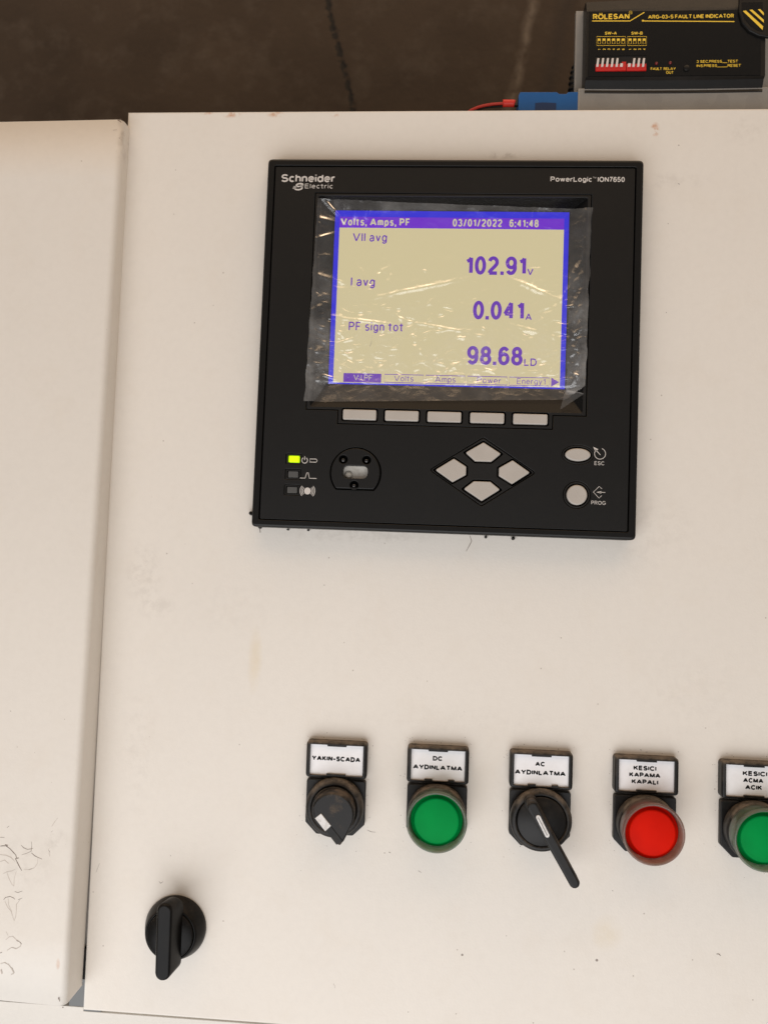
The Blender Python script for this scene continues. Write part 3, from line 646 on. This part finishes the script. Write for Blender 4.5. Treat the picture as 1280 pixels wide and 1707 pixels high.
for j in range(NV+1):
    row = []; v_ = j/NV
    for i in range(NU+1):
        u = i/NU
        p = (TLf*(1-u)+TRf*u)*(1-v_)+(BLf*(1-u)+BRf*u)*v_
        x, z = p.x, p.y
        if u == 0: x += 0.6*noise.noise((z*0.15, 3, 0)); 
        if u == 1: x += 0.8*noise.noise((z*0.12, 8, 0))
        # sag inside the mouth towards the glass
        di = min(x+68.6, 68.6-x, z+33.4, 76.6-z)
        h = 10.1 - 4.6*max(0, min(1, di/16.0))**0.8 if di > 0 else 10.25
        if z < -20: h = max(5.6+(-20-z)*0.24, 10.1-(x+68.6)*0.5, 10.1-(68.6-x)*0.5) if di > 0 else h
        h += 0.55*max(0.3, min(1, (z+24)/6))*noise.noise((x*0.06, z*0.06, 1.3))+0.25*noise.noise((x*0.17, z*0.17, 5.1))
        dx = x-sd[:,0]; dz = z-sd[:,1]; la = dx*sd[:,2]+dz*sd[:,3]; lb = -dx*sd[:,3]+dz*sd[:,2]
        e = np.exp(-(la/sd[:,4])**2-(lb/sd[:,5])**2); h += float((e*sd[:,6]).sum())*max(0.1, min(1, (z+22)/3))
        low = max(0, min(1, (50-z)/70)); 
        rg_ = 1-abs(noise.noise((x*0.16+3, z*0.24, 9.0)))*2.2; wf = max(0.12, min(1, (z+21)/4)); h += wf*(0.2+0.8*low)*0.5*max(0, rg_)**3
        h += wf*(0.12+0.88*low)*0.18*noise.noise((x*0.5, z*0.62, 2.0))
        if di < 1.5: h = max(h, 10.15 + 0.35*abs(noise.noise((x*0.2,z*0.25,7))) )
        # lifted, folded corner at lower right
        row.append(film.v(x, z, h))
    grid.append(row)
for j in range(NV):
    for i in range(NU):
        if i > NU*0.93 and j > NV*0.93 and (i-NU*0.93)/(NU*0.07)+(j-NV*0.93)/(NV*0.07) > 1.0: continue
        film.f([grid[j][i], grid[j][i+1], grid[j+1][i+1], grid[j+1][i]], True)
fl = film.build('protective_film', FILM)
def add_haze_glare(o):
    me = o.data; at2 = me.attributes.new('haze_glare', 'FLOAT', 'POINT')
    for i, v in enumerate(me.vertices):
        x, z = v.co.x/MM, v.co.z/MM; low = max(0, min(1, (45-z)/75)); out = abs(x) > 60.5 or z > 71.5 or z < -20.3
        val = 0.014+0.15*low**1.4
        if x < -60.5 and z > -20+(x+60.7)*-0.0-(-60.7-x)*1.7: val = 0.03+0.20*low  # left strip: bevel wall's bright reflection painted in as milkiness, cut at the mitre
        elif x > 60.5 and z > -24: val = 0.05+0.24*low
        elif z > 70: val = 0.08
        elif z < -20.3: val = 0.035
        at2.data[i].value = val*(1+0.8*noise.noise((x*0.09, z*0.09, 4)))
add_haze_glare(fl)
# folded flap
flap = MB()
P = [(55.5,-19.5,11.2),(68.8,-24.0,10.6),(69.0,-13,11.0),(57.2,-32.6,11.6)]
n = 16
fg = []
for j in range(n+1):
    row = []
    for i in range(n+1-j):
        u, w_ = i/n, j/n
        a_, b_, c_ = (59.5,-22.5,10.9), (69.0,-24.2,10.7), (57.0,-32.8,12.2)
        x = a_[0]*(1-u-w_)+b_[0]*u+c_[0]*w_; z = a_[1]*(1-u-w_)+b_[1]*u+c_[1]*w_; h = a_[2]*(1-u-w_)+b_[2]*u+c_[2]*w_
        h += 0.8*math.sin(math.pi*u)*(1-w_)*0.6+0.25*noise.noise((x*0.4,z*0.4,0))
        row.append(flap.v(x, z, h))
    fg.append(row)
for j in range(n):
    for i in range(n-j):
        flap.f([fg[j][i], fg[j][i+1], fg[j+1][i]], True)
        if i < n-j-1: flap.f([fg[j][i+1], fg[j+1][i+1], fg[j+1][i]], True)
filmroot = fl; flp = flap.build('folded_corner', FILM, fl)
add_haze_glare(flp)
tag(fl, 'crinkled clear plastic film still covering the meter display, lower right corner folded', 'film')
# ---------------------------------------------------------------- switch row
def legend(t_, lines, tabs_bottom):
    """base plate, holder frame, card and its printed words, coordinates relative to the switch axis"""
    b = MB(); b.prism(rounded([(-15,13),(-15,-8.5),(-9.2,-14.2),(9.2,-14.2),(15,-8.5),(15,13)], 1.4, 4), 0, 3.2, 0.5); b.build('base_plate', M['switch'], t_)
    b = MB(); b.holed(rect(-15.4,15.4,14.4,32.4,1.9,4), [rect(-13.4,13.4,15.7,30.9)], 0, 5.6, 1.25, 0.15)
    b.prism(rect(-4.8,4.8,30.1,31.2), 4.0, 5.5, 0.2)
    for xa, xb in tabs_bottom: b.prism(rect(xa,xb,15.5,16.5), 4.0, 5.5, 0.2)
    b.build('label_holder', M['holder'], t_)
    b = MB(); b.flat(rect(-13.5,13.5,15.6,31.0), 4.3); card = b.build('label_card', M['card'], t_)
    b = MB()
    for body, xa, xb, z, cap in lines: b.text(body, xa, xb, z, cap, 4.36, 0.048, 0.45)
    b.build('lettering', M['ink'], card)
SZ = -235.0
TB = [(-6.5,-2.6),(5.2,8.4)]
# selector with short knob
def knobpt(px, py, h, cx): 
    x, z = at(px, py, h); return (x-cx, z-SZ)
x0 = -49.3
t_ = thing('selector_switch', 'black rotary selector with short knob and white pointer, below the YAKIN-SCADA label', 'selector switch', x0, SZ, 0, 'switches in a row on the wide door')
legend(t_, [('YAKIN-SCADA', -12.6, 12.0, 22.6, 2.5)], [(-4.8,4.8)])
b = MB(); b.lathe(0, 0.3, [(14.4,3.0),(14.6,5.5),(14.3,7.6),(13.4,8.8),(12.2,9.2),(11.5,9.1),(11.4,7.5)], 72, cap=False); b.build('collar', M['collar'], t_)
b = MB(); b.lathe(0, 0.3, [(11.1,7.0),(11.1,9.8),(10.7,10.2)], 64); disc = b.build('knob_disc', M['switch'], t_)
KH = 17
e0 = knobpt(522,1363,KH,x0); e1 = knobpt(559,1407,KH,x0); tip = knobpt(566,1411,KH,x0); tip2 = knobpt(573,1403,KH,x0)
c0 = knobpt(556,1354,KH,x0)
body = []
a_start = math.atan2(tip2[1]-c0[1]+3, tip2[0]-c0[0]+5); RK = 10.6
for k in range(31):
    a = math.radians(-22 + (180+22-(-18)-35)*k/30); body.append((c0[0]*0.4+RK*math.cos(a), 0.3+RK*math.sin(a)))
# keep only the side of the pointer's lower-left edge that belongs to the grip
ex, ez = e1[0]-e0[0], e1[1]-e0[1]
body = [p for p in body if ex*(p[1]-e0[1])-ez*(p[0]-e0[0]) > 0]
poly = body+[e0, e1, tip, tip2]
poly = rounded(poly, 0.6, 2)
b = MB(); b.prism(poly, 9.0, KH, 1.0, 4); kb = b.build('knob', M['knob'], t_)
bx = [knobpt(*q, KH+0.1, x0) for q in ((526,1364),(535,1357),(571,1402),(561,1409))]
b = MB(); b.prism(bx, KH-1, KH+0.35, 0.2); b.build('pointer', M['switch'], kb)
bx = [knobpt(*q, KH+0.5, x0) for q in ((525,1365),(535,1357),(551.5,1377.5),(542,1386.5))]
b = MB(); b.prism(bx, KH-1, KH+0.45, 0.15); b.build('pointer_mark', M['white'], kb)
# lamps
def lamp(px, label, mat, bmat, lines, tabs, words):
    t_ = thing('push_button', label, 'push button', px, SZ, 0, 'illuminated push buttons in the row')
    legend(t_, lines, tabs)
    b = MB(); b.lathe(0, 0, [(13.8,3.0),(14.3,4.0),(14.2,8.5),(13.9,9.6),(12.2,10.2),(12.2,8.0)], 72, cap=False); b.build('collar', M['collar'], t_)
    b = MB(); b.lathe(0, 0, [(12.6,8.0),(12.6,14.6),(12.3,15.0),(11.0,15.1),(10.9,16.5),(10.6,16.9),(10.0,17.0),(0.5,17.1)], 72); b.build('lens', mat, t_)
    b = MB(); b.lathe(0, 0, [(13.6,9.8),(13.8,12),(13.5,14.5),(14.0,16.0),(14.55,17.6),(14.6,18.6),(14.2,19.3),(13.7,19.4),(13.2,18.9),(12.9,17.8),(12.75,16.6),(12.75,13.5)], 80, cap=False); b.build('clear_boot', bmat, t_)
    return t_
lamp(1.6, 'green round push button below the DC AYDINLATMA label', M['green'], M['boot_green'], [('DC', -2.6, 2.2, 25.4, 2.3), ('AYDINLATMA', -12.4, 12.2, 20.9, 2.4)], TB, None)
lamp(103.6, 'red round push button below the KESICI KAPAMA KAPALI label', M['red'], M['boot_red'], [('KESICI', -6.2, 4.8, 25.7, 2.3), ('KAPAMA', -8.2, 6.8, 22.4, 2.3), ('KAPALI', -7.0, 5.8, 19.1, 2.3)], [(-4.8,4.8)], None)
lamp(154.8, 'green round push button cut off by the right edge, below the KESICI ACMA ACIK label', M['green'], M['boot_green'], [('KESICI', -5.2, 6.4, 25.7, 2.3), ('ACMA', -5.0, 4.6, 22.4, 2.3), ('ACIK', -4.0, 4.0, 19.1, 2.3)], [(-4.8,4.8)], None)
# selector with long lever
x0 = 52.6
t_ = thing('selector_switch', 'black rotary selector with long lever and white stripe, below the AC AYDINLATMA label', 'selector switch', x0, SZ, 0, 'switches in a row on the wide door')
legend(t_, [('AC', -3.0, 1.8, 25.2, 2.3), ('AYDINLATMA', -12.9, 12.0, 20.9, 2.4)], TB)
b = MB(); b.lathe(0, 0, [(14.4,3.0),(15.0,5.0),(15.0,7.6),(14.4,8.9),(13.0,9.5),(12.4,9.4),(12.1,8.2)], 72, cap=False); b.build('collar', M['collar'], t_)
b = MB(); b.lathe(0, 0, [(11.8,8.0),(11.8,9.4),(11.4,9.8),(0.5,9.8)], 64); b.build('knob_disc', M['clean'], t_)
LH = 20
l0 = knobpt(888.5,1347,LH,x0); l1 = knobpt(958,1474,LH,x0)
def capsule(p, q, ra, rb, n=12):
    d = Vector((q[0]-p[0], q[1]-p[1])).normalized(); a = math.atan2(d.y, d.x); out = []
    for k in range(n+1): th = a-math.pi/2+math.pi*k/n; out.append((q[0]+rb*math.cos(th), q[1]+rb*math.sin(th)))
    for k in range(n+1): th = a+math.pi/2+math.pi*k/n; out.append((p[0]+ra*math.cos(th), p[1]+ra*math.sin(th)))
    return out
b = MB(); cp = capsule(l0, l1, 2.8, 2.5); b.prism(cp, 13.0, LH, 1.2, 4)
b.prism(capsule(l0, (l0[0]+(l1[0]-l0[0])*0.62, l0[1]+(l1[1]-l0[1])*0.62), 3.2, 2.4), 9.5, 13.4, 0.5); lv = b.build('lever', M['switch'], t_)
m0 = knobpt(897,1363,LH,x0); m1 = knobpt(912,1393,LH,x0)
b = MB(); b.prism(capsule(m0, m1, 1.05, 1.05), LH-1, LH+0.25, 0.15); mk = b.build('lever_mark', M['white'], lv)
b = MB(); b.line([m0, m1], 0.5, LH+0.3); b.build('mark_groove', simple('grey_groove', (0.30,0.29,0.28), 0.5).m, mk)
# ---------------------------------------------------------------- door handle
hx, hz = at(291.5, 1548, 2)
t_ = thing('door_handle', 'black round rotary handle with upright grip on the wide door, lower left', 'door handle', hx, hz, 0)
b = MB(); b.lathe(0, 0, [(15.6,0),(15.8,1.2),(15.2,3.0),(13.2,8.2),(12.5,9.0),(12.0,9.0),(11.9,8.0)], 80, cap=False); b.build('base', M['handle'], t_)
b = MB(); b.lathe(0, 0, [(11.6,6),(11.6,9.6),(11.2,10.1),(0.5,10.1)], 64); b.build('turning_disc', M['handle'], t_)
GH = 21
g0 = at(273.5, 1521, GH); g1 = at(270, 1624, GH); g0 = (g0[0]-hx, g0[1]-hz); g1 = (g1[0]-hx, g1[1]-hz)
def loft(mb, A, B, hA, hB, bev=0.8):
    ra = mb.ring(A, hA); rb = mb.ring(B, hB-bev); rc = mb.ring(inset(ccw(B), bev*0.35), hB-bev*0.3); rd = mb.ring(inset(ccw(B), bev), hB)
    mb.bridge(ra, rb, smooth=True); mb.bridge(rb, rc, smooth=True); mb.bridge(rc, rd, smooth=True); mb.f(rd)
b = MB()
topc = ccw(capsule(g0, g1, 3.9, 3.8, 14)); B0 = at(289,1513,10); B1 = at(287,1602,10); botc = ccw(capsule((B0[0]-hx, B0[1]-hz), (B1[0]-hx, B1[1]-hz), 4.9, 4.4, 14))
loft(b, botc, topc, 9.5, GH, 1.3)
b.build('grip', M['handle'], t_)
# ---------------------------------------------------------------- fault indicator on its bracket
IH = -10.0
galv = NT('galvanised_steel'); gv = galv.new('ShaderNodeTexVoronoi'); gv.inputs['Scale'].default_value = 160; galv.l.new(galv.coord(), gv.inputs['Vector'])
galv.col(galv.mix(galv.noise(60,4), galv.mix(gv.outputs['Color'], (0.30,0.30,0.295), (0.36,0.36,0.35)), (0.24,0.235,0.225))); galv.rough(0.5); galv.p.inputs['Metallic'].default_value = 0.35; galv.bump(galv.noise(300,4,0.7), 0.3, 0.0004)
def ind(px, py, h=IH): return at(px, py, h)
bp0 = at(960, 150, -14)
brk = thing('mounting_bracket', 'grey galvanised steel plate behind the fault indicator, on top of the cabinet', 'bracket', bp0[0], 112, -20)
b = MB(); xL = at(960,22,-22)[0]; zT = at(960,17,-22)[1]
b.prism(rect(xL, xL+120, 108, zT), -25, -22, 0.4); rel(b.build('back_plate', galv.m, brk))
b = MB(); b.prism(rect(xL+0.5, xL+120, 108, at(1000,153,-16)[1]+1), -21.9, -13.5, 0.8); rel(b.build('lower_flange', galv.m, brk))
fi0 = at(975, 150, IH)
fi = thing('fault_indicator', 'black fault line indicator box with yellow printing and red switches, top right', 'fault indicator', fi0[0], fi0[1], IH)
gl_black = black_plastic('glossy_black_label_face', 0.006, 0.22, 0.04, 0.03)
cs = black_plastic('black_case', 0.006, 0.42, 0.2, 0.3, 700)
# profile in (z, h) swept along x : chin at the bottom, brow at the top
xa = at(976,150,IH)[0]; xb = at(1275,150,IH)[0]
zb = at(1100,153,IH)[1]; zf0 = at(1100,127,IH)[1]; zf1 = at(1100,17,IH)[1]; zt = at(1100,3,-16)[1]
b = MB()
pf = [(zb, -21.9), (zb, -15.0), (zb+2.2, -13.2), (zb+4.0, -13.6), (zf0-0.6, -11.6), (zf0, IH), (zf1, IH), (zf1+1.2, -11.2), (zt-1.0, -13.8), (zt, -16), (zt, -21.9)]
rings = []
for k in range(13):
    u = k/12; x = xa+(xb-xa)*u; bow = 1.2*(1-(2*u-1)**2)
    rings.append([b.v(x, z+(bow if i >= 7 else (-0.35*bow if i < 5 else 0)), h) for i, (z, h) in enumerate(pf)])
for k in range(12): b.bridge(rings[k], rings[k+1], closed=False, smooth=False)
b.f(rings[0]); b.f(list(reversed(rings[-1])))
rel(b.build('housing', cs, fi))
b = MB(); fx0 = at(981,70,IH)[0]; fx1 = at(1268,70,IH)[0]
w0 = at(992,93,IH); w1 = at(1077,119,IH)
b.holed(rect(fx0, fx1, zf0+0.3, zf1-0.3), [rect(w0[0], w1[0], w1[1], w0[1])], IH-0.02, IH+0.25); rel(b.build('front_label', gl_black, fi))
YEL = simple('yellow_print', (0.90,0.60,0.05), 0.45).m
IP = IH+0.3
def T(mb, s_, px0, px1, py, cap, bold=0.015, **k):
    a = at(px0, py, IP); c_ = at(px1, py, IP); mb.text(s_, a[0], c_[0], a[1], cap/3.16, IP, bold, **{'space': 0.6, **k})
b = MB()
T(b, 'RÖLESAN', 988, 1049, 31.5, 9.5, 0.030, space=0.5); T(b, 'ARG-03-S FAULT LINE INDICATOR', 1080, 1223, 30.5, 6.8, 0.02)
def PL(pts, wpx): b.line([at(x, y, IP) for x, y in pts], wpx/3.16, IP)
PL([(987,34),(1050,34),(1074,19.5)], 1.6); PL([(1070,34),(1224,35)], 1.6); b.flat(circ(*at(1071.5,33.5,IP), 0.55, None, 12), IP+0.01)
b.line([at(1051+2.6*math.cos(a), 20+2.6*math.sin(a), IP) for a in [i*math.pi/8 for i in range(16)]], 0.16, IP, True); T(b, 'R', 1049.8, 1052.4, 21.6, 2.6, 0)
T(b, 'SW-A', 1008, 1028, 57, 5.3, 0.025); T(b, 'SW-B', 1052, 1071, 57, 5.3, 0.025)
for xa_, n_, px0, px1 in ((0,6,994.5,1042.5),(1,4,1046,1077.5)):
    b.line([at(px0,60,IP), at(px1,60,IP), at(px1,75,IP), at(px0,75,IP)], 0.22, IP, True)
    for i in range(n_):
        c_ = px0+ (px1-px0)*(i+0.5)/n_
        b.line([at(c_-2.2,63.5,IP), at(c_+2.2,63.5,IP), at(c_+2.2,72,IP), at(c_-2.2,72,IP)], 0.2, IP, True)
        p0 = at(c_-2.2,63.5,IP); p1 = at(c_+2.2,67,IP); b.flat(rect(p0[0],p1[0],p1[1],p0[1]), IP+0.01)
        q = at(c_+2.4,82.5,IP); b.text(str(i+1), q[0], None, q[1], 1.35, IP, 0.02, rot=math.pi/2)
T(b, 'FAULT', 1084.5, 1103, 116, 4.6, 0.01); T(b, 'RELAY', 1106, 1126, 116, 4.6, 0.01); T(b, 'OUT', 1110, 1122.5, 122.3, 4.6, 0.01)
T(b, '3 SEC.PRESS__TEST', 1161, 1230, 104, 4.6, 0.01); T(b, 'INS.PRESS____RESET', 1161, 1235, 111, 4.6, 0.01)
rel(b.build('lettering', YEL, fi))
# dip switches: a red block with white levers
red = simple('red_plastic', (0.55,0.012,0.010), 0.4).m; wht = simple('white_lever', (0.70,0.64,0.60), 0.4).m
b = MB(); b.prism(rect(w0[0]+0.1, w1[0]-0.1, w1[1]+0.1, w0[1]-0.1), IH-3, IH+0.02); b.build
rel(b.build('switch_opening', M['well'], fi))
b = MB(); z0r = at(1000,118,IP)[1]; z1r = at(1000,107,IP)[1]
b.prism(rect(w0[0]+0.2, at(1043,110,IP)[0], z0r, z1r), IH, IH+0.9, 0.15); b.prism(rect(at(1044,110,IP)[0], w1[0]-0.2, z0r, z1r), IH, IH+0.9, 0.15); b.prism(rect(at(1036,110,IP)[0], at(1043,110,IP)[0], z1r, at(1036,103,IP)[1]), IH, IH+0.9, 0.15)
dip = rel(b.build('dip_switch', red, fi))
for i, (px, up) in enumerate([(994,1),(1002,1),(1010,1),(1018,1),(1026,1),(1034,0),(1047,0),(1054,1),(1062,1),(1070,1)]):
    b = MB()
    if up: p = [at(px-1,112,IP), at(px+2.6,112,IP), at(px+4.2,98.5,IP), at(px+0.8,98.5,IP)]
    else: p = [at(px-1.5,112,IP), at(px+3,112,IP), at(px+3.4,107,IP), at(px-1,107,IP)]
    b.prism(p, IH+0.5, IH+1.7, 0.2); o = b.build('lever', wht, dip)
dled = simple('dim_red_lamp', (0.16,0.012,0.012), 0.25).m
for px, py in ((1094,105),(1117,104)):
    x, z = at(px, py, IP); b = MB(); b.lathe(x, z, [(0.85,IH),(0.8,IH+0.6),(0.5,IH+0.95),(0.1,IH+1.05)], 16); rel(b.build('lamp', dled, fi))
x, z = at(1144,113,IP); b = MB(); b.lathe(x, z, [(1.5,IH+0.2),(1.5,IH+0.9),(1.1,IH+1.1),(0.2,IH+1.1)], 20); rel(b.build('test_button', cs, fi))
# rounded corner cover with stripes
b = MB(); cpx = [(1232,-6),(1231,20),(1236,38),(1248,51),(1264,59),(1282,62),(1300,62),(1300,-6)]
cp = rounded([at(x, y, IH+1) for x, y in cpx], 0.8, 3)
stripe_open = [at(x, y, IH+2.2) for x, y in [(1237,1.5),(1237,17),(1242,30),(1252,42),(1263,49),(1273,51),(1272,1.5)]]
b.prism(cp, IH, IH+1.6, 0.6); cover = rel(b.build('corner_cover', cs, fi))
b = MB(); b.flat(stripe_open, IH+1.66); so = b.build('cover_window', gl_black, cover)
b = MB()
for P in ([(1238,17.5),(1243,16.5),(1272,43),(1271,49)], [(1249,15.5),(1254,15),(1273,32),(1273,37)], [(1263,14.5),(1267,14.2),(1273,20),(1273,25)]):
    b.flat([at(x, y, IH+1.7) for x, y in P], IH+1.7)
o = b.build('stripes', YEL, cover)
# ---------------------------------------------------------------- blue connector, red wire, black conduit
bp_ = at(865, 178, -14)
blue = NT('blue_plastic'); blue.col(blue.mix(blue.noise(90,4),(0.0,0.085,0.30),(0.0,0.11,0.36))).rough(0.4)
tb = thing('terminal_block', 'bright blue plastic terminal block beside the galvanised plate above the door', 'terminal block', bp_[0], 112, -14)
def A(px, py, h=-14): return at(px, py, h)
b = MB(); zbb = 108
pts = [A(867,152.5), A(928,152.5), A(932,155.5), A(944,155.5), A(947,152.5), A(964,152)]
b.prism([(A(864.5,170)[0], zbb)]+[A(864.5,158)]+pts+[(A(964,170)[0], zbb)], -30, -14, 0.3); body = rel(b.build('body', blue.m, tb))
b = MB(); q0 = A(892,171,-13.8); q1 = A(927,171,-13.8); b.prism([(q0[0],zbb+1),(q1[0],zbb+1),q1,(A(905,170)[0],q0[1]+0.3),q0], -14.5, -13.75); 
rel(b.build('socket', simple('deep_blue_recess', (0.0,0.025,0.10), 0.6).m, tb))
wr = thing('wire', 'thin red wire with a red crimp sleeve lying behind the door top', 'wire', A(858,172)[0], A(858,172)[1], -14)
b = MB(); pts = []
for px, py in ((850,171.5),(835,171.8),(820,173),(805,175.5),(795,178.5),(785,183),(775,190)):
    x, z = A(px, py, -16); pts.append((x, -16, z))
b.tube(pts, 0.75); rel(b.build('insulation', simple('red_insulation', (0.50,0.03,0.02), 0.45).m, wr))
b = MB(); x1_, z1_ = A(838,171.5,-16); x2_, z2_ = A(858,171.5,-16); b.tube([(x1_,-16,z1_),(x1_+0.6,-16,z1_),(x2_-1,-16,z2_),(x2_,-16,z2_-0.3)], 1.9, 14); rel(b.build('crimp_sleeve', simple('red_sleeve', (0.75,0.04,0.03), 0.4).m, wr))
wk = thing('wire', 'thin black wire curving just below the red wire behind the door top', 'wire', A(858,176)[0], A(858,176)[1], -17)
b = MB(); pts = []
for px, py in ((866,176),(845,176.2),(825,176.8),(808,178.5),(797,182),(788,188)):
    x, z = A(px, py, -17); pts.append((x, -17, z))
b.tube(pts, 0.55); rel(b.build('insulation', M['clean'], wk))
cd = thing('corrugated_conduit', 'short black ribbed conduit standing behind the left side of the grey plate', 'conduit', at(953,178,-40)[0], 112, -40)
b = MB()
pth = [(956,200),(955,170),(954,150),(956,130),(960,112),(968,96)]
P3 = []
for i in range(len(pth)-1):
    for k in range(8):
        u = k/8; x, z = at(pth[i][0]*(1-u)+pth[i+1][0]*u, pth[i][1]*(1-u)+pth[i+1][1]*u, -40); P3.append((x, -40, z))
prev = None
for i, (x, h, z) in enumerate(P3):
    r = 2.7 if i % 4 < 2 else 1.9
    rg = [b.v(x+r*math.cos(2*math.pi*k/16), z, h+r*math.sin(2*math.pi*k/16)) for k in range(16)]
    if prev: b.bridge(prev, rg)
    prev = rg
rel(b.build('tube', M['clean'], cd))
for me in bpy.data.meshes: me.update()
